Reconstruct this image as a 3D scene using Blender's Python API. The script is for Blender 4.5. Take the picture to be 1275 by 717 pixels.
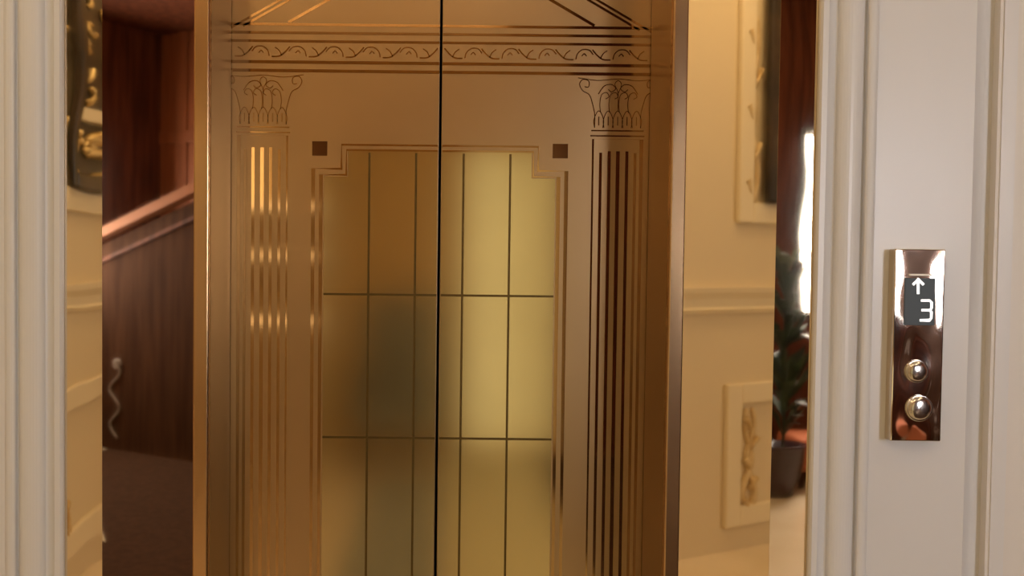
import bpy, bmesh, math, random
from mathutils import Vector, Matrix
random.seed(7)
for o in list(bpy.data.objects):
    bpy.data.objects.remove(o)
C = bpy.context.scene.collection
S = bpy.context.scene

# ------------------------------------------------------------------ camera
W, H, F = 1275.0, 717.0, 1150.0
PX, PITCH, ROLL = 546.0, math.radians(1.7), 0.011
CAM = Vector((0, -1.5, 1.4))
cd = bpy.data.cameras.new('camera')
cam = bpy.data.objects.new('camera', cd)
C.objects.link(cam)
S.camera = cam
cd.sensor_fit = 'HORIZONTAL'
cd.sensor_width = 36
cd.lens = F / W * 36
cd.shift_x = (W / 2 - PX) / W
cd.clip_start = 0.02
ROT = (Matrix.Rotation(math.pi / 2 - PITCH, 3, 'X') @ Matrix.Rotation(ROLL, 3, 'Z'))
cam.location = CAM
cam.rotation_euler = ROT.to_euler()


def at(px, py, y):
    """the world x, z of a photo pixel lying on the plane at depth y"""
    d = ROT @ Vector(((px - PX) / F, -(py - H / 2) / F, -1))
    t = (y - CAM.y) / d.y
    p = CAM + d * t
    return p.x, p.z


# ------------------------------------------------------------------ view, world, light levels
S.view_settings.view_transform = 'Standard'
S.view_settings.look = 'None'
S.view_settings.gamma = 1
S.view_settings.use_curve_mapping = False
S.view_settings.exposure = 0.0
wd = bpy.data.worlds.new('world')
S.world = wd
wd.use_nodes = True
wd.node_tree.nodes['Background'].inputs[0].default_value = (0.6, 0.7, 0.85, 1)
wd.node_tree.nodes['Background'].inputs[1].default_value = 0.3
ADDED_CEILING_LAMP = 24.0
COVE = 2.5
SIDE_WINDOW = 30.0
SHEER_WINDOW = .62
TUBE_GLOW = 5.0
SHELF_LIGHT = 4.0
try:
    S.cycles.max_bounces = 12
    S.cycles.glossy_bounces = 8
    S.cycles.sample_clamp_indirect = 6
    S.cycles.caustics_reflective = True
    S.cycles.blur_glossy = 0.4
except Exception:
    pass


# ------------------------------------------------------------------ materials
def mat(name, col, rough=0.5, metal=0.0, spec=0.5, emit=None, strength=0.0, coat=0.0):
    m = bpy.data.materials.new(name)
    m.use_nodes = True
    b = m.node_tree.nodes['Principled BSDF']
    b.inputs['Base Color'].default_value = (*col, 1)
    b.inputs['Roughness'].default_value = rough
    b.inputs['Metallic'].default_value = metal
    b.inputs['Specular IOR Level'].default_value = spec
    b.inputs['Coat Weight'].default_value = coat
    if emit:
        b.inputs['Emission Color'].default_value = (*emit, 1)
        b.inputs['Emission Strength'].default_value = strength
    return m


def noise_bump(m, scale, strength, dist=0.02, stretch=(1, 1, 1), detail=2):
    nt = m.node_tree
    b = nt.nodes['Principled BSDF']
    tc = nt.nodes.new('ShaderNodeTexCoord')
    mp = nt.nodes.new('ShaderNodeMapping')
    mp.inputs['Scale'].default_value = stretch
    n = nt.nodes.new('ShaderNodeTexNoise')
    n.inputs['Scale'].default_value = scale
    n.inputs['Detail'].default_value = detail
    bp = nt.nodes.new('ShaderNodeBump')
    bp.inputs['Strength'].default_value = strength
    bp.inputs['Distance'].default_value = dist
    L = nt.links.new
    L(tc.outputs['Object'], mp.inputs[0])
    L(mp.outputs[0], n.inputs['Vector'])
    L(n.outputs[0], bp.inputs['Height'])
    L(bp.outputs[0], b.inputs['Normal'])
    return m


def noise_color(m, c1, c2, scale, stretch=(1, 1, 1), detail=4, lo=0.35, hi=0.65):
    nt = m.node_tree
    b = nt.nodes['Principled BSDF']
    tc = nt.nodes.new('ShaderNodeTexCoord')
    mp = nt.nodes.new('ShaderNodeMapping')
    mp.inputs['Scale'].default_value = stretch
    n = nt.nodes.new('ShaderNodeTexNoise')
    n.inputs['Scale'].default_value = scale
    n.inputs['Detail'].default_value = detail
    r = nt.nodes.new('ShaderNodeValToRGB')
    r.color_ramp.elements[0].position = lo
    r.color_ramp.elements[1].position = hi
    r.color_ramp.elements[0].color = (*c1, 1)
    r.color_ramp.elements[1].color = (*c2, 1)
    L = nt.links.new
    L(tc.outputs['Object'], mp.inputs[0])
    L(mp.outputs[0], n.inputs['Vector'])
    L(n.outputs[0], r.inputs[0])
    L(r.outputs[0], b.inputs['Base Color'])
    return m


M_paint = noise_bump(noise_color(mat('white_gloss_paint', (.7, .66, .6), .32, spec=.42),
                                 (.62, .615, .62), (.67, .665, .67), 2.2, (1, 1, .5)), 5, .12, .02, (1, 1, .35))
M_wallpaint = mat('white_wall_paint', (.66, .63, .60), .5)
M_gold = noise_color(mat('etched_gold', (.5, .33, .17), .28, 1.0), (.44, .292, .15), (.485, .325, .172), 3)
M_line = mat('polished_gold_line', (.42, .26, .12), .07, 1.0)
M_pane = noise_color(mat('pale_gold_pane', (.6, .45, .24), .13, 1.0), (.53, .42, .23), (.58, .46, .255), 4)
M_groove = mat('bronze_groove', (.13, .085, .03), .35, 1.0)
M_square = mat('brown_square', (.17, .085, .045), .12, 1.0)
M_mirror = noise_bump(mat('gold_mirror', (.88, .74, .53), .03, 1.0), 2.0, .05, .03, (1, 1, .4), 0)
M_rim = noise_bump(mat('wavy_champagne_mirror', (.86, .72, .52), .03, 1.0), 7, .07, .02, (1, 1, .5), 1)
M_bead = noise_bump(mat('gold_bead', (.56, .36, .19), .2, 1.0), 9, .2, .01, (1, 1, .3), 1)
M_steel = noise_bump(mat('polished_steel', (.70, .62, .52), .05, 1.0), 15, .42, .012, (1, 1, .55), 1)
M_button = noise_bump(mat('satin_steel', (.62, .58, .52), .17, 1.0), 40, .3, .004, (1, 1, 1), 1)
M_screen = mat('display_glass', (.045, .05, .055), .45, spec=.2, emit=(.16, .19, .2), strength=.12)
M_lit = mat('display_lit', (.9, .9, .9), .4, emit=(1, 1, 1), strength=1.0)
M_dark = mat('shaft_dark', (.012, .009, .007), .9)
M_brownwall = noise_color(mat('brown_gold_wallpaper', (.7, .47, .19), .6), (.66, .43, .17), (.76, .51, .22), 6)
M_return = mat('bronze_satin', (.47, .35, .21), .33, 1.0)
M_cream = mat('cream_wall', (.78, .66, .45), .55)
M_creamtrim = mat('cream_trim', (.86, .76, .55), .4)
M_gilt = noise_color(mat('gilt', (.7, .5, .2), .35, .6), (.55, .36, .12), (.85, .66, .32), 14)
M_softgilt = noise_color(mat('soft_gilt', (.6, .45, .2), .45, .2), (.62, .44, .20), (.80, .63, .36), 14)
M_ceil = mat('ceiling_cream', (.74, .64, .45), .7)
M_wood = noise_color(mat('dark_red_wood', (.13, .035, .014), .65, spec=.2), (.075, .02, .008), (.17, .05, .02), 3, (6, 6, .6))
M_redwood = noise_color(mat('red_wood', (.2, .055, .02), .4), (.26, .085, .035), (.36, .115, .048), 3, (6, 6, .6))
M_stairwood = noise_color(mat('brown_wood', (.06, .025, .012), .75, spec=.05), (.045, .018, .008), (.08, .034, .016), 3, (6, 6, .6))
M_rail = mat('orange_wood_rail', (.34, .115, .035), .5, spec=.2)
M_marble = noise_color(mat('cream_marble', (.6, .5, .38), .16), (.78, .65, .46), (.88, .76, .58), 1.6, detail=8)
M_blue = noise_color(mat('blue_grey_cloth', (.16, .18, .19), .85), (.17, .19, .19), (.25, .27, .27), 20)
M_lampwarm = mat('added_warm_lamp', (.9, .8, .6), .5, emit=(1, .76, .46), strength=ADDED_CEILING_LAMP)
M_cove = mat('cove_strip', (.9, .8, .6), .5, emit=(1, .80, .50), strength=COVE)
M_tubeglow = mat('added_tube_glow', (.9, .8, .6), .5, emit=(1, .82, .50), strength=TUBE_GLOW)
M_shelflight = mat('added_shelf_light', (.9, .8, .6), .5, emit=(1, .85, .6), strength=SHELF_LIGHT)
M_daylight = mat('daylit_pane', (.9, .9, .9), .5, emit=(.93, .93, 1), strength=SIDE_WINDOW)
M_sheer = mat('sunlit_sheer', (.8, .75, .5), .8, emit=(.93, .86, .58), strength=SHEER_WINDOW)
M_sheerdim = mat('dim_sheer', (.8, .75, .5), .8, emit=(.88, .78, .48), strength=SHEER_WINDOW * .8)  # same sheer with a weaker glow, the uneven light set in the material
M_orange = mat('orange_velvet', (.7, .22, .1), .8)
M_leaf = noise_color(mat('dark_leaf', (.02, .035, .015), .4), (.012, .022, .01), (.05, .08, .03), 9)
M_pot = mat('plum_glaze', (.05, .025, .03), .2)
M_canvas = noise_color(mat('dark_canvas', (.04, .03, .02), .4), (.012, .008, .006), (.06, .035, .018), 5, detail=6)
M_carpet = noise_color(mat('dark_carpet', (.06, .03, .018), 1, spec=.05), (.05, .024, .013), (.075, .036, .02), 30)
M_yellowrug = noise_color(mat('yellow_carpet', (.8, .75, .5), 1, spec=.05), (.72, .67, .42), (.82, .77, .52), 9)
M_iron = mat('dull_iron', (.30, .24, .2), .5)
M_bluerug = noise_color(mat('blue_grey_carpet', (.3, .31, .27), 1, spec=.05), (.25, .26, .23), (.34, .35, .31), 20)
M_highlight = mat('highlight_white', (.8, .78, .74), .4)


# ------------------------------------------------------------------ mesh helpers
def obj(name, bm, m, parent=None, smooth=False):
    bmesh.ops.recalc_face_normals(bm, faces=bm.faces)
    me = bpy.data.meshes.new(name)
    bm.to_mesh(me)
    bm.free()
    me.materials.append(m)
    if smooth:
        for p in me.polygons:
            p.use_smooth = True
    o = bpy.data.objects.new(name, me)
    C.objects.link(o)
    if parent:
        o.parent = parent
        o.location = -parent.location
    return o


def tag(o, label, cat, group=None):
    o['label'] = label
    o['category'] = cat
    if group:
        o['group'] = group
    return o


def thing(name, label, cat, loc=(0, 0, 0), group=None):
    o = bpy.data.objects.new(name, None)
    o.empty_display_size = .05
    C.objects.link(o)
    o.location = loc
    return tag(o, label, cat, group)


def struct(name, bm, m, smooth=False):
    o = obj(name, bm, m, None, smooth)
    o['kind'] = 'structure'
    return o


def B():
    return bmesh.new()


def box(bm, x0, x1, y0, y1, z0, z1):
    v = [bm.verts.new((x, y, z)) for x in (x0, x1) for y in (y0, y1) for z in (z0, z1)]
    for f in ((0, 1, 3, 2), (4, 6, 7, 5), (0, 4, 5, 1), (2, 3, 7, 6), (0, 2, 6, 4), (1, 5, 7, 3)):
        bm.faces.new([v[i] for i in f])
    return bm


def bevelled(bm, x0, x1, y0, y1, z0, z1, r=.004, seg=2):
    t = box(B(), x0, x1, y0, y1, z0, z1)
    bmesh.ops.bevel(t, geom=t.edges[:], offset=r, segments=seg, affect='EDGES', profile=.5)
    me = bpy.data.meshes.new('t')
    t.to_mesh(me)
    t.free()
    bm.from_mesh(me)
    bpy.data.meshes.remove(me)
    return bm


def prism_z(bm, pts, z0, z1):
    """polygon in x,y extruded up; z1 may be a function of x (mitre)"""
    f = z1 if callable(z1) else (lambda x: z1)
    a = [bm.verts.new((x, y, z0)) for x, y in pts]
    b = [bm.verts.new((x, y, f(x))) for x, y in pts]
    n = len(pts)
    bm.faces.new(a[::-1])
    bm.faces.new(b)
    for i in range(n):
        j = (i + 1) % n
        bm.faces.new((a[i], a[j], b[j], b[i]))
    return bm


def prism_y(bm, pts, y0, y1):
    a = [bm.verts.new((x, y0, z)) for x, z in pts]
    b = [bm.verts.new((x, y1, z)) for x, z in pts]
    n = len(pts)
    bm.faces.new(a)
    bm.faces.new(b[::-1])
    for i in range(n):
        j = (i + 1) % n
        bm.faces.new((a[i], b[i], b[j], a[j]))
    return bm


def prism_x(bm, pts, x0, x1):
    a = [bm.verts.new((x0, y, z)) for y, z in pts]
    b = [bm.verts.new((x1, y, z)) for y, z in pts]
    n = len(pts)
    bm.faces.new(a)
    bm.faces.new(b[::-1])
    for i in range(n):
        j = (i + 1) % n
        bm.faces.new((a[i], b[i], b[j], a[j]))
    return bm


def ribbon(bm, pts, w, y0, y1):
    """a flat inlaid line of width w through the x,z points, from depth y0 to y1"""
    n = len(pts)
    L, R = [], []
    for i, (x, z) in enumerate(pts):
        ax, az = pts[max(i - 1, 0)]
        bx, bz = pts[min(i + 1, n - 1)]
        dx, dz = bx - ax, bz - az
        l = math.hypot(dx, dz) or 1
        k = 1.0
        if 0 < i < n - 1:
            ux, uz = x - ax, z - az
            lu = math.hypot(ux, uz) or 1
            c = (ux * dx + uz * dz) / (lu * l)
            k = 1 / max(c, .5)
        nx, nz = -dz / l * w / 2 * k, dx / l * w / 2 * k
        L.append((x + nx, z + nz))
        R.append((x - nx, z - nz))
    for i in range(n - 1):
        prism_y(bm, [L[i], L[i + 1], R[i + 1], R[i]], y0, y1)
    return bm


def lathe(bm, prof, cx, cy, cz, n=32, axis='z'):
    rings = []
    for r, h in prof:
        ring = []
        for i in range(n):
            a = 2 * math.pi * i / n
            if axis == 'z':
                ring.append(bm.verts.new((cx + r * math.cos(a), cy + r * math.sin(a), cz + h)))
            else:
                ring.append(bm.verts.new((cx + r * math.cos(a), cy + h, cz + r * math.sin(a))))
        rings.append(ring)
    for a, b in zip(rings, rings[1:]):
        for i in range(n):
            j = (i + 1) % n
            bm.faces.new((a[i], a[j], b[j], b[i]))
    bm.faces.new(rings[0][::-1])
    bm.faces.new(rings[-1])
    return bm


def tube(bm, pts, r, n=10):
    rings = []
    for i, p in enumerate(pts):
        p = Vector(p)
        d = (Vector(pts[min(i + 1, len(pts) - 1)]) - Vector(pts[max(i - 1, 0)])).normalized()
        u = d.cross(Vector((.31, .2, .93))).normalized()
        v = d.cross(u)
        rr = r(i / (len(pts) - 1)) if callable(r) else r
        rings.append([bm.verts.new(p + u * rr * math.cos(2 * math.pi * k / n) + v * rr * math.sin(2 * math.pi * k / n)) for k in range(n)])
    for a, b in zip(rings, rings[1:]):
        for i in range(n):
            j = (i + 1) % n
            bm.faces.new((a[i], a[j], b[j], b[i]))
    bm.faces.new(rings[0][::-1])
    bm.faces.new(rings[-1])
    return bm


# ------------------------------------------------------------------ the room
XL, XR, YB, ZC = -1.60, 4.1, -4.7, 3.3
TOP = 2.25                      # height of the lift opening
struct('floor', box(B(), XL - .1, XR + .1, YB - .1, 1.6, -.1, 0), M_marble)
struct('ceiling', box(B(), XL - .1, XR + .1, YB - .1, .2, ZC, ZC + .1), M_ceil)
struct('wall_left', box(B(), XL - .1, XL, YB - .1, .1, 0, ZC), M_cream)
struct('wall_right', box(B(), XR, XR + .1, YB - .1, .1, 0, ZC), M_redwood)
struct('trim_15', box(B(), 2.5, XR, YB, 0, ZC - .03, ZC), M_wood)

# back wall with two window openings
wx0, wx1, wz0, wz1 = .20, .86, .06, 2.20          # sheer window behind the camera
vx0, vx1, vz0, vz1 = 2.42, 3.30, 1.08, 2.27       # bright window at the right
b = B()
box(b, XL - .1, wx0, YB - .1, YB, 0, ZC)
box(b, wx0, wx1, YB - .1, YB, 0, wz0)
box(b, wx0, wx1, YB - .1, YB, wz1, ZC)
box(b, wx1, .92, YB - .1, YB, 0, ZC)
struct('wall_back', b, M_brownwall)
b = B()
box(b, .92, vx0, YB - .1, YB, 0, ZC)
box(b, vx0, vx1, YB - .1, YB, 0, vz0)
box(b, vx0, vx1, YB - .1, YB, vz1, ZC)
box(b, vx1, XR + .1, YB - .1, YB, 0, ZC)
for i in range(5):                                  # raised stiles of the panelling
    x = .95 + i * .33
    bevelled(b, x, x + .07, YB, YB + .02, 0, ZC, .006)
struct('wall_back_panelled', b, M_wood)
# front wall round the portal
b = B()
for s in (-1, 1):
    x0, x1 = sorted((s * .90, (XL if s < 0 else XR)))
    box(b, x0, x1, 0, .1, 0, ZC)
box(b, -.90, .90, .03, .1, TOP + .30, ZC)
struct('wall_front', b, M_wallpaint)
# lift shaft behind the doors
b = B()
box(b, -.9, .9, 1.4, 1.5, 0, 2.6)
box(b, -1., -.9, .31, 1.5, 0, 2.6)
box(b, .9, 1., .31, 1.5, 0, 2.6)
box(b, -1., 1., .24, 1.5, 2.6, 2.7)
struct('wall_shaft', b, M_dark)

# ------------------------------------------------------------------ white moulded portal
X0 = .609


def portal_profile():
    P = [(X0, .003), (X0, -.005), (X0 + .003, -.009)]
    P += [(X0 + .012, -.009), (X0 + .0135, -.006)]
    for k in range(1, 7):                                   # hollow
        t = k / 7
        P.append((X0 + .0135 + .016 * t, -.006 + .008 * math.sin(t * math.pi / 2)))
    P.append((X0 + .030, .0005))
    for k in range(1, 13):                                  # broad roll
        a = math.pi * (1 - k / 13)
        P.append((X0 + .051 + .0205 * math.cos(a), .0005 - .0125 * math.sin(a) ** .8))
    P += [(X0 + .073, .001), (X0 + .076, .001), (X0 + .0765, -.006)]
    for k in range(1, 6):                                   # small bead
        a = math.pi * (1 - k / 6)
        P.append((X0 + .084 + .0075 * math.cos(a), -.006 - .0035 * math.sin(a)))
    P += [(X0 + .092, -.007), (X0 + .095, -.003)]
    P += [(X0 + .252, -.003), (X0 + .256, .001)]            # flat
    for k in range(1, 8):                                   # cove down to the outer wall
        t = k / 8
        P.append((X0 + .256 + .026 * t, .001 + .015 * math.sin(t * math.pi / 2)))
    P += [(X0 + .284, .016), (X0 + .294, .016), (X0 + .297, -.002), (X0 + .32, -.002), (X0 + .32, .03), (X0 + .03, .03), (X0 + .03, .003)]
    return P


PROF = portal_profile()
for i, s in ((1, -1), (2, 1)):
    pts = [(s * x, y) for x, y in PROF]
    b = prism_z(B(), pts, 0, lambda x: TOP + (abs(x) - X0))
    struct('trim_%d' % i, b, M_paint)
b = B()
A = [b.verts.new((-x, y, TOP + x - X0)) for x, y in PROF]
D = [b.verts.new((x, y, TOP + x - X0)) for x, y in PROF]
n = len(PROF)
for i in range(n):
    j = (i + 1) % n
    b.faces.new((A[i], D[i], D[j], A[j]))
b.faces.new(A)
b.faces.new(D[::-1])
struct('trim_3', b, M_paint)

# ------------------------------------------------------------------ gold mirror jambs
YD = .25                       # face of the doors
RX, MX, IX = .548, .417, .393
MY0, MY1 = .004, .081


def jamb(s, label):
    t = thing('door_jamb', label, 'door jamb', (s * .5, .06, 0), 'gold mirror jambs of the lift')
    q = lambda pts: [(s * x, y) for x, y in pts]
    obj('outer_rim', prism_z(B(), q([(RX, MY0), (X0 + .004, MY0), (X0 + .004, MY0 + .03), (RX, MY0 + .02)]), 0, TOP + .05), M_rim, t)
    dx, dy = (RX - MX), (MY1 - MY0)
    l = math.hypot(dx, dy)
    nx, ny = dy / l * .012, dx / l * .012
    obj('mirror_panel', prism_z(B(), q([(RX, MY0 + .0005), (MX, MY1), (MX + nx, MY1 + ny), (RX + nx * .2, MY0 + ny + .008)]), 0, TOP + .05), M_mirror, t)
    pts = []
    pts.append((MX, MY1 - .0035))                           # flat strip, its inner edge rounded
    for k in range(7):
        a = math.pi / 2 * (1 + k / 6)
        pts.append((IX + .0035 + .0035 * math.cos(a), MY1 - .0035 * math.sin(a)))
    pts += [(IX, MY1 + .012), (MX, MY1 + .012)]
    obj('edge_bead', prism_z(B(), q(pts), 0, TOP + .05), M_bead, t)
    obj('inner_return', prism_z(B(), q([(IX + .001, MY1 + .012), (IX + .001, YD - .003), (IX + .013, YD - .003), (IX + .013, MY1 + .012)]), 0, TOP + .05), M_return, t)
    return t


jamb(-1, 'polished gold mirror jamb left of the lift doors, reflecting dark wood and a handrail')
jamb(1, 'polished gold mirror jamb right of the lift doors, reflecting a cream panelled wall')
b = box(B(), -.6, .6, .0305, YD - .004, TOP + .051, TOP + .07)
struct('trim_4', b, M_rim)

# ------------------------------------------------------------------ lift doors
Y0, Y1 = YD - .0007, YD + .0002


def Dp(px, py):
    x, z = at(px, py, YD)
    return x, z


XA = at(735, 358, YD)[0] / (735 - 549)     # metres per pixel on the doors


def dx(px):
    return (px - 549) * XA


def dz(py):
    return at(640, py, YD)[1]


def leaf(s, label):
    t = thing('elevator_door', label, 'elevator door', (s * .2, YD, 0), 'sliding leaves of the gold lift door')
    m = lambda pts: [(s * x, z) for x, z in pts]
    x0, x1 = sorted((s * .0022, s * .435))
    obj('door_panel', bevelled(B(), x0, x1, YD, YD + .032, .008, 2.27, .0015), M_gold, t)
    # glazed-door field inside the stepped border
    b = prism_y(B(), m([(.004, dz(190)), (dx(661), dz(190)), (dx(661), dz(222)), (dx(690), dz(222)), (dx(690), .06), (.004, .06)]), YD - .0004, Y1)
    obj('pane_field', b, M_pane, t)
    b = B()
    for px in (578, 635):
        ribbon(b, m([(dx(px), dz(192)), (dx(px), .06)]), .0042, Y0, YD - .0001)
    for py in (368.5, 546.5, 725, 903):
        ribbon(b, m([(.004, dz(py)), (dx(690), dz(py))]), .0042, Y0 - .0001, YD - .0001)
    obj('pane_grid', b, M_groove, t)
    b = B()
    ribbon(b, m([(.004, dz(182.5)), (dx(669), dz(182.5)), (dx(669), dz(212.5)), (dx(703.5), dz(212.5)), (dx(703.5), .04)]), .0036, Y0, Y1)
    ribbon(b, m([(.004, dz(189)), (dx(663), dz(189)), (dx(663), dz(220)), (dx(694), dz(220)), (dx(694), .05)]), .0036, Y0, Y1)
    obj('stepped_border', b, M_line, t)
    obj('corner_square', prism_y(B(), m([(dx(686.5), dz(178.5)), (dx(705), dz(178.5)), (dx(705), dz(196.5)), (dx(686.5), dz(196.5))]), Y0, Y1), M_square, t)
    # column
    b = B()
    ribbon(b, m([(dx(735.5), .04), (dx(735.5), dz(172)), (dx(794.5), dz(172)), (dx(794.5), .04)]), .0034, Y0, Y1)
    for k, px in enumerate((745, 755.5, 766, 777, 787)):
        ribbon(b, m([(dx(px), .06), (dx(px), dz(187 if k in (1, 2, 3) else 189))]), (.0052, .0058, .0070, .0058, .0052)[k], Y0, Y1)
    col = obj('column_shaft', b, M_line, t)
    b = B()
    for py, a_, c_ in ((161.5, 733, 797), (168, 732, 798)):
        ribbon(b, m([(dx(a_), dz(py)), (dx(c_), dz(py))]), .0026, Y0, Y1)

    def curve(pts, w=.0026, sub=6):
        w *= .62
        P = [Vector(p) for p in pts]
        out = []
        for i in range(len(P) - 1):
            p0, p1, p2, p3 = P[max(i - 1, 0)], P[i], P[i + 1], P[min(i + 2, len(P) - 1)]
            for k in range(sub):
                u = k / sub
                out.append(.5 * ((2 * p1) + (p2 - p0) * u + (2 * p0 - 5 * p1 + 4 * p2 - p3) * u * u + (3 * p1 - p0 - 3 * p2 + p3) * u ** 3))
        out.append(P[-1])
        ribbon(b, m([(dx(p[0]), dz(p[1])) for p in out]), w, Y0, Y1)
    # bell of the capital, its leaves and volutes
    curve([(737, 158), (737, 142), (734, 128), (730, 117), (722, 112), (718, 104), (722, 98), (729, 100), (729, 107), (724, 107)])
    curve([(793, 158), (793, 142), (796, 128), (800, 117), (808, 112), (812, 104), (808, 98), (801, 100), (801, 107), (806, 107)])
    for cx_ in (742, 753.5, 765, 776.5, 788):
        curve([(cx_ - 5, 158), (cx_ - 6, 149), (cx_ - 3, 140), (cx_, 137), (cx_ + 3, 140), (cx_ + 6, 149), (cx_ + 5, 158)], .0024)
        curve([(cx_, 155), (cx_, 144)], .0028, 3)
    for cx_ in (748, 759, 771, 782):
        curve([(cx_ - 4, 139), (cx_ - 5, 128), (cx_ - 3, 117), (cx_ + 3, 114), (cx_ + 6, 119), (cx_ + 2, 122)], .0023)
    curve([(741, 116), (748, 106), (757, 104), (762, 109), (757, 113), (753, 110)], .0026)
    curve([(789, 116), (782, 106), (773, 104), (768, 109), (773, 113), (777, 110)], .0026)
    curve([(765, 137), (765, 115), (761, 104), (765, 99), (769, 104), (765, 115)], .0022)
    curve([(716, 96), (740, 99), (765, 97), (790, 99), (814, 96)], .0022)
    obj('column_capital', b, M_line, t)
    # entablature
    b = B()
    for py, w, e in ((33.5, .0050, 806), (43.8, .0050, 806), (54.3, .0048, 807), (80.3, .0058, 806), (91, .0058, 808)):
        ribbon(b, m([(.003, dz(py)), (dx(e), dz(py))]), w, Y0, Y1)
    obj('entablature', b, M_line, t)
    b = B()
    for k in range(6):                                      # scrolling tendrils of the frieze
        ox = 561 + k * 45
        curve([(ox - 8, 61), (ox - 2, 68), (ox + 5, 73), (ox + 14, 73.5)], .0042)
        curve([(ox + 2, 72), (ox + 5, 66), (ox + 10, 62)], .0034)
        if ox + 36 < 806:
            curve([(ox + 17, 73), (ox + 19, 66), (ox + 25, 61), (ox + 33, 61.5), (ox + 38, 67)], .0034)
            curve([(ox + 24, 69), (ox + 27, 66), (ox + 30, 69)], .0030)
    obj('frieze_scroll', b, M_line, t)
    # pediment
    b = B()
    for (ex, ey), w in (((735, 31), .0052), ((790, 36), .0042), ((806, 39), .0042)):
        zb = dz(ey)
        ztop = zb + dx(ex) * .565
        ribbon(b, m([(dx(ex), zb), (.003, ztop)]), w, Y0, Y1)
    obj('pediment', b, M_line, t)
    return t


leaf(-1, 'left leaf of the gold lift door, mirroring warm lamps over its etched column')
leaf(1, 'right leaf of the gold lift door, dark lined column and bright yellow panes')
struct('trim_5', box(B(), -.9, .9, .10, .30, -.002, .006), M_steel)

# ------------------------------------------------------------------ call panel
YP = -.003


def Pp(px, py, y=-.024):
    return at(px, py, y)


xa, za = Pp(1114.5, 310.5)
xb, zb = Pp(1174.5, 549.5)
xm = (Pp(1178.5, 310)[0] + Pp(1171, 549)[0]) / 2
xl = (Pp(1114, 310)[0] + Pp(1109, 549)[0]) / 2
zt, zb = Pp(1142, 310)[1], Pp(1142, 549.5)[1]
cx = (xl + xm) / 2
t = thing('call_panel', 'polished steel lift call panel with floor display on the right white frame', 'elevator panel', (cx, YP, (zt + zb) / 2))
obj('face_plate', bevelled(B(), xl, xm, -.024, YP, zb, zt, .0022, 3), M_steel, t)
x0, z0 = Pp(1126.5, 346)
x1, z1 = Pp(1163, 405)
scr = obj('display_screen', bevelled(B(), x0, x1, -.0255, -.023, z1, z0, .0006, 1), M_screen, t)
scr['label'] = 'dark grey floor display'


def child(name, bm, m, par):
    o = obj(name, bm, m, None)
    o.parent = par
    o.location = -par.matrix_basis.translation - par.parent.matrix_basis.translation
    return o


def pl(pts):
    return [Pp(x, y) for x, y in pts]


b = B()
ribbon(b, pl([(1142.5, 351), (1142.5, 366)]), .0042, -.0259, -.0254)
ribbon(b, pl([(1136, 354.5), (1142.7, 347.8), (1149.4, 354.5)]), .0040, -.0260, -.0253)
child('up_arrow', b, M_lit, scr)
b = B()
ribbon(b, pl([(1146, 374), (1157, 374), (1159.2, 376.5), (1159.2, 383.5), (1157, 386), (1159, 388.5), (1158.8, 396), (1156.5, 398.6), (1144.5, 398.6)]), .0038, -.0259, -.0254)
ribbon(b, pl([(1146.5, 386), (1157, 386)]), .0038, -.0260, -.0253)
child('floor_number', b, M_lit, scr)
b = B()
xs0, zs0 = Pp(1132, 340.8)
xs1, zs1 = Pp(1160, 343.6)
bevelled(b, xs0, xs1, -.0262, -.0235, zs1, zs0, .0005, 1)
o = obj('highlight_bar', b, M_highlight, t)  # white strip over the display, a reflected highlight put into its colour
for k, (px, py, r) in enumerate(((1141, 462, .0185), (1144, 508, .0215))):
    bx_, bz_ = Pp(px, py)
    prof = [(r * 1.0, -.0235), (r, -.0262), (r * .94, -.0272), (r * .86, -.0262), (r * .84, -.0290)]
    for q in range(1, 7):
        a = q / 6 * math.pi / 2
        prof.append((max(r * .82 * math.cos(a), .0004), -.0290 - .0035 * math.sin(a)))
    bb = lathe(B(), prof, bx_, 0, bz_, 36, 'y')
    o = obj('call_button', bb, M_button, t, True)

# ------------------------------------------------------------------ hall behind the camera (seen in the mirrors)
# windows
b = B()
for k in range(16):
    x = wx0 + .33 * k / 16
    t0 = YB - .055 + .012 * math.sin(k * 1.9)
    box(b, x, x + .33 / 16, t0 - .004, t0, wz0, wz1)
b2 = B()
for k in range(16):
    x = wx0 + .33 + .33 * k / 16
    t0 = YB - .055 + .012 * math.sin(k * 1.7)
    box(b2, x, x + .33 / 16, t0 - .004, t0, wz0, wz1)
w1 = struct('window_1', b, M_sheer)
w1b = struct('window_2', b2, M_sheerdim)
w2 = struct('window_3', box(B(), vx0, vx1, YB - .06, YB - .05, vz0, vz1), M_daylight)
b = B()
for (x0, x1, z0, z1) in ((wx0 - .06, wx0, wz0 - .06, wz1 + .06), (wx1, wx1 + .06, wz0 - .06, wz1 + .06), (wx0, wx1, wz1, wz1 + .06), (wx0, wx1, wz0 - .06, wz0)):
    bevelled(b, x0, x1, YB, YB + .03, z0, z1, .006)
struct('trim_6', b, M_creamtrim)
b = B()
for (x0, x1, z0, z1) in ((vx0 - .05, vx0, vz0 - .05, vz1 + .05), (vx1, vx1 + .05, vz0 - .05, vz1 + .05), (vx0, vx1, vz1, vz1 + .05), (vx0, vx1, vz0 - .05, vz0), (2.84, 2.87, vz0, vz1)):
    bevelled(b, x0, x1, YB - .03, YB + .03, z0, z1, .006)
struct('trim_7', b, M_stairwood)
# cove light along the upper back wall
b = B()
box(b, -1.6, .5, YB, YB + .10, 3.02, 3.06)
struct('trim_8', b, M_creamtrim)
b = B()
for k in range(3):
    box(b, -1.55, .45, YB + .002, YB + .03, 3.07 + .07 * k, 3.085 + .07 * k)
tag(obj('light_strip', b, M_cove), 'warm cove light strip high on the back wall, mirrored in the doors', 'light')
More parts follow.
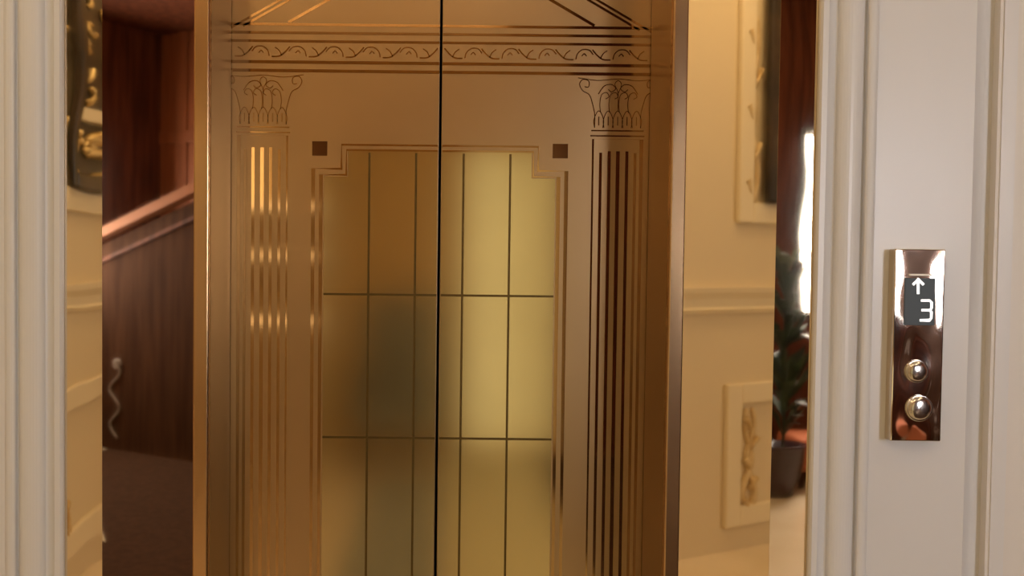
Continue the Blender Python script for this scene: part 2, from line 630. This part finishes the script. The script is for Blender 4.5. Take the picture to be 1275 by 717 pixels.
# left wall: chair rail and panel mouldings
b = B()
prism_y(b, [(XL, 1.162), (XL + .016, 1.162), (XL + .03, 1.182), (XL + .016, 1.194), (XL + .02, 1.232), (XL + .04, 1.262), (XL + .045, 1.287), (XL, 1.287)], YB, 0)
struct('trim_9', b, M_creamtrim)


def panel_frame(name, y0, y1, z0, z1, w=.13):
    b = B()
    for (a0, a1, c0, c1) in ((y0, y0 + w, z0, z1), (y1 - w, y1, z0, z1), (y0 + w, y1 - w, z1 - w, z1), (y0 + w, y1 - w, z0, z0 + w)):
        bevelled(b, XL, XL + .03, a0, a1, c0, c1, .008)
    return struct(name, b, M_creamtrim)


panel_frame('trim_10', -3.6, -2.22, 1.60, 2.9, .10)
panel_frame('trim_11', -3.6, -2.17, .12, .82, .10)
panel_frame('trim_12', -1.55, -.4, 1.60, 2.9, .10)
panel_frame('trim_13', -1.55, -.4, .12, .82, .10)


def scroll_ornament(name, label, y, z, h, group):
    b = B()
    for q in (-1, 1):
        pts = []
        for k in range(40):
            t_ = k / 39
            pts.append((XL + .008, y + q * (.01 + .035 * math.sin(t_ * 9) * (1 - t_ * .4)), z - h / 2 + h * t_))
        tube(b, pts, lambda u: .016 * (1 - .5 * u) + .004, 8)
    for k in range(5):
        tube(b, [(XL + .01, y, z - h / 2 + h * k / 5), (XL + .03, y + .04 * (-1) ** k, z - h / 2 + h * (k + .6) / 5), (XL + .012, y + .045 * (-1) ** k, z - h / 2 + h * (k + .4) / 5)], .013, 8)
    return tag(obj(name, b, M_softgilt, None, True), label, 'ornament', group)


scroll_ornament('scroll_ornament', 'gilt carved scroll in the lower cream wall panel seen in the right jamb', -2.34, .44, .50, 'carved scrolls on the cream wall')
scroll_ornament('scroll_ornament', 'gilt carved scroll in the upper cream wall panel seen in the right jamb', -2.315, 2.15, .9, 'carved scrolls on the cream wall')

# staircase at the right
SX, SY0, SY1, SL = 3.05, -4.45, -1.6, .33
hz = lambda y: 1.50 + (y + 4.40) * SL
st = thing('staircase', 'dark wooden staircase with orange handrail mirrored in the left jamb', 'staircase', (SX + .3, -3, 0))
obj('balustrade', prism_x(B(), [(SY0, .0), (SY1, .0), (SY1, hz(SY1) - .09), (SY0, hz(SY0) - .09)], SX, SX + .05), M_stairwood, st)
hp = []
b = prism_x(B(), [(SY0, hz(SY0) - .04), (SY1, hz(SY1) - .04), (SY1, hz(SY1) + .03), (SY0, hz(SY0) + .03)], SX - .03, SX + .07)
obj('handrail', b, M_rail, st)
b = prism_x(B(), [(SY0, hz(SY0) - .22), (SY1, hz(SY1) - .22), (SY1, hz(SY1) - .19), (SY0, hz(SY0) - .19)], SX - .015, SX)
obj('stringer_moulding', b, M_wood, st)
bev = bevelled(B(), SX - .05, SX + .09, SY0 - .12, SY0, 0, hz(SY0) + .10, .012)
obj('newel_post', bev, M_wood, st)
b = B()
for k in range(10):
    y = SY0 + .1 + k * .28
    box(b, SX + .05, XR - .01, y, SY1, max(0, hz(y) - 1.0 - .093), hz(y) - 1.0)
obj('steps', b, M_stairwood, st)
b = B()
pts = []
for k in range(46):
    a = k / 45 * 4.2 * math.pi
    pts.append((SX - .008, -4.05 + (.055 - .012 * k / 45) * math.sin(a), 0.64 - .55 * k / 45))
tube(b, pts, .009, 8)
pts = [(SX - .008, -4.05 + .02 + .045 * (1 - k / 30) * math.cos(k / 30 * 9), 0.62 + .045 * (1 - k / 30) * math.sin(k / 30 * 9)) for k in range(31)]
tube(b, pts, .009, 8)
o = obj('iron_scroll', b, M_iron, st, True)
o['label'] = 'pale scroll ornament'
# panelling on the right wall
b = B()
for k in range(5):
    y = -4.5 + k * .85
    bevelled(b, XR - .02, XR, y, y + .12, 0, ZC, .006)
bevelled(b, XR - .022, XR, YB, 0, 2.35, 2.45, .006)
struct('trim_14', b, M_redwood)

# painting at the left end of the back wall
pt = thing('framed_painting', 'dark painting in a carved gilt frame on the cream wall, mirrored in the left rim', 'painting', (XL + .03, -2.7, 2.3))
py0, py1, pz0, pz1 = -3.02, -2.38, 1.70, 2.86
obj('canvas', box(B(), XL + .031, XL + .045, py0 + .05, py1 - .05, pz0 + .05, pz1 - .05), M_canvas, pt)
b = B()
for (y0, y1, z0, z1) in ((py0, py0 + .07, pz0, pz1), (py1 - .07, py1, pz0, pz1), (py0 + .07, py1 - .07, pz1 - .07, pz1), (py0 + .07, py1 - .07, pz0, pz0 + .07)):
    bevelled(b, XL + .031, XL + .07, y0, y1, z0, z1, .012)
obj('frame', b, M_canvas, pt)
for k in range(11):
    z = pz0 + .06 + k * .105
    for y in (py0 + .12 + .05 * math.sin(k * 2.1), (py0 + py1) / 2 + .09 * math.sin(k * 1.3), py1 - .10 + .04 * math.sin(k * 1.7)):
        if abs(z - 1.97) > .07 and random.random() < (.25 if z < 1.82 else .6):
            a = random.uniform(0, 6)
            b = tube(B(), [(XL + .055, y + .05 * math.cos(a + q * .8) * (1 - q / 7), z + .05 * math.sin(a + q * .8) * (1 - q / 7)) for q in range(7)], .011, 7)
            obj('gilt_carving', b, M_gilt, pt, True)

b = prism_x(B(), [(py0 + .06, 1.965), (py1 - .06, 1.985), (py1 - .06, 2.035), (py0 + .06, 2.01)], XL + .046, XL + .075)
obj('painted_ledge', b, M_creamtrim, pt)
for k in range(16):
    y = random.uniform(py0 + .10, py1 - .09)
    z = random.uniform(1.85, 1.945)
    obj('gilt_carving', lathe(B(), [(.004, -.018), (.02, -.012), (.026, 0), (.02, .012), (.004, .018)], XL + .055, y, z, 10), M_gilt, pt, True)

# made-up lit cabinet, added for the rows of light in the left door
dc = thing('added_cabinet', 'made-up tall cabinet, its lit shelves added to streak the left door', 'cabinet', (-1.2, YB + .2, 0))
b = B()
cx0, cx1 = -1.53, -.80
box(b, cx0, cx0 + .04, YB + .001, YB + .36, 0, 2.34)
box(b, cx1 - .04, cx1, YB + .001, YB + .36, 0, 2.34)
box(b, cx0 + .04, cx1 - .04, YB + .001, YB + .02, 0, 2.34)
bevelled(b, cx0 - .03, cx1 + .03, YB + .001, YB + .39, 2.34, 2.42, .01)
box(b, cx0 + .04, cx1 - .04, YB + .02, YB + .36, 0, .3)
obj('carcass', b, M_cream, dc)
cm = (cx0 + cx1) / 2
for x0, x1, kx in ((cx0 + .042, cm - .002, cm - .03), (cm + .002, cx1 - .042, cm + .03)):
    cdoor = obj('cabinet_door', bevelled(B(), x0, x1, YB + .34, YB + .365, .31, .95, .004), M_cream, dc)  # added fronts, cream to lighten the left door's lower reflection
    kb = lathe(B(), [(.005, .364), (.006, .38), (.014, .386), (.014, .394), (.004, .40)], kx, YB, .66, 12, 'y')
    child('knob', kb, M_gilt, cdoor)
for zz in (.97, 1.42, 1.76):
    sh = obj('shelf', box(B(), cx0 + .04, cx1 - .04, YB + .02, YB + .335, zz, zz + .02), M_cream, dc)
    o = obj('added_shelf_light', box(B(), cx0 + .05, cx1 - .05, YB + .335, YB + .35, zz - .012, zz + .016), M_shelflight, dc)  # added glowing edges for the light rows in the left door
for xx in (-1.36, -1.28):
    obj('added_light_tube', lathe(B(), [(.012, 1.79), (.012, 2.28)], xx, YB + .05, 0, 12), M_tubeglow, dc)  # added glow that brightens streaks on the left flutes

# blue-grey chair shape, added in place of the camera holder's reflection
ch = thing('standin', 'blue grey high-backed armchair for the camera holder, mirrored low beside the door seam', 'standin', (-.26, -4.2, 0))
obj('backrest', bevelled(B(), -.52, -.01, -4.52, -4.40, .40, 1.16, .04, 4), M_blue, ch, True)
obj('seat', bevelled(B(), -.50, -.03, -4.40, -3.90, .28, .46, .04, 4), M_blue, ch, True)
for x0 in (-.56, -.05):
    obj('armrest', bevelled(B(), x0, x0 + .08, -4.46, -3.92, .30, .66, .03, 4), M_blue, ch, True)
for x0 in (-.50, -.03):
    for y0 in (-4.42, -3.94):
        obj('leg', lathe(B(), [(.014, 0), (.024, .29)], x0, y0, 0, 12), M_stairwood, ch)

# ottoman and plant under the bright window
ot = thing('ottoman', 'orange velvet ottoman under the bright window mirrored in the right rim', 'ottoman', (2.55, -4.3, 0))
obj('cushion', bevelled(B(), 2.20, 2.72, -4.62, -4.15, .10, .34, .05, 4), M_orange, ot, True)
for x0 in (2.26, 2.66):
    for y0 in (-4.56, -4.21):
        obj('leg', lathe(B(), [(.014, 0), (.022, .12)], x0, y0, 0, 12), M_stairwood, ot)
pp = thing('potted_plant', 'dark leafy plant in a plum pot mirrored in the right rim', 'plant', (2.12, -4.1, 0))
obj('pot', lathe(B(), [(.09, 0), (.12, .10), (.14, .30), (.15, .32), (.13, .32), (.12, .28)], 2.08, -4.1, 0), M_pot, pp, True)
b = B()
for k in range(60):
    a = random.uniform(0, 6.28)
    e = random.uniform(.3, 1.2)
    rr = random.uniform(.05, .26)
    base = Vector((2.08, -4.1, random.uniform(.35, 1.35)))
    tip = base + Vector((math.cos(a) * rr, math.sin(a) * rr, e * .25))
    mid = (base + tip) / 2 + Vector((0, 0, .05))
    side = Vector((-math.sin(a), math.cos(a), 0)) * .035
    v = [b.verts.new(p) for p in (base, mid + side, tip, mid - side)]
    b.faces.new(v)
tube(b, [(2.08, -4.1, .3), (2.085, -4.11, .9), (2.08, -4.1, 1.4)], .012, 8)
obj('foliage', b, M_leaf, pp)

# ceiling lamps, added out of view to brighten the portal and hall
places = [(-1.0, -1.1), (-.9, -2.2), (.3, -2.2), (2.0, -1.1), (1.9, -3.0)]
names = ['nearest the cream wall and the lift', 'above the painting end of the cream wall', 'in the middle of the hall', 'over the lift side of the stairs', 'over the dark panelling']
for (x, y), n_ in zip(places, names):
    cl = thing('added_ceiling_light', 'added round warm ceiling light ' + n_, 'ceiling light', (x, y, ZC), 'added round ceiling lights')
    obj('trim_ring', lathe(B(), [(.20, -.03), (.22, -.03), (.24, 0), (.20, 0)], x, y, ZC - .001, 40), M_gilt, cl, True)
    obj('diffuser', lathe(B(), [(.01, -.055), (.1, -.052), (.17, -.042), (.2, -.03), (.19, -.025)], x, y, ZC, 40), M_lampwarm, cl, True)

rn = obj('added_carpet', prism_z(B(), [(.71, -4.6), (.71, -.7), (3.02, -.7), (3.02, -4.08), (2.74, -4.08), (1.5, -2.35), (1.62, -4.6)], 0, .012), M_carpet)  # added, its dark tone deepens the left jamb and right flute reflections
tag(rn, 'dark brown carpet by the staircase, put in to darken the left jamb', 'added_carpet')
rn = obj('added_carpet', bevelled(B(), .08, .70, -4.55, -.9, 0, .01, .004), M_yellowrug)  # added, its yellow carries the window's glow down the right door
tag(rn, 'pale yellow carpet runner from the bright window, put in to brighten the right door', 'added_carpet')
rn = obj('added_carpet', bevelled(B(), -.44, .03, -3.85, -.9, 0, .01, .004), M_bluerug)  # added, extends the blue-grey reflection towards the door foot
tag(rn, 'blue grey carpet before the armchair, put in to tint the door seam reflection', 'added_carpet')
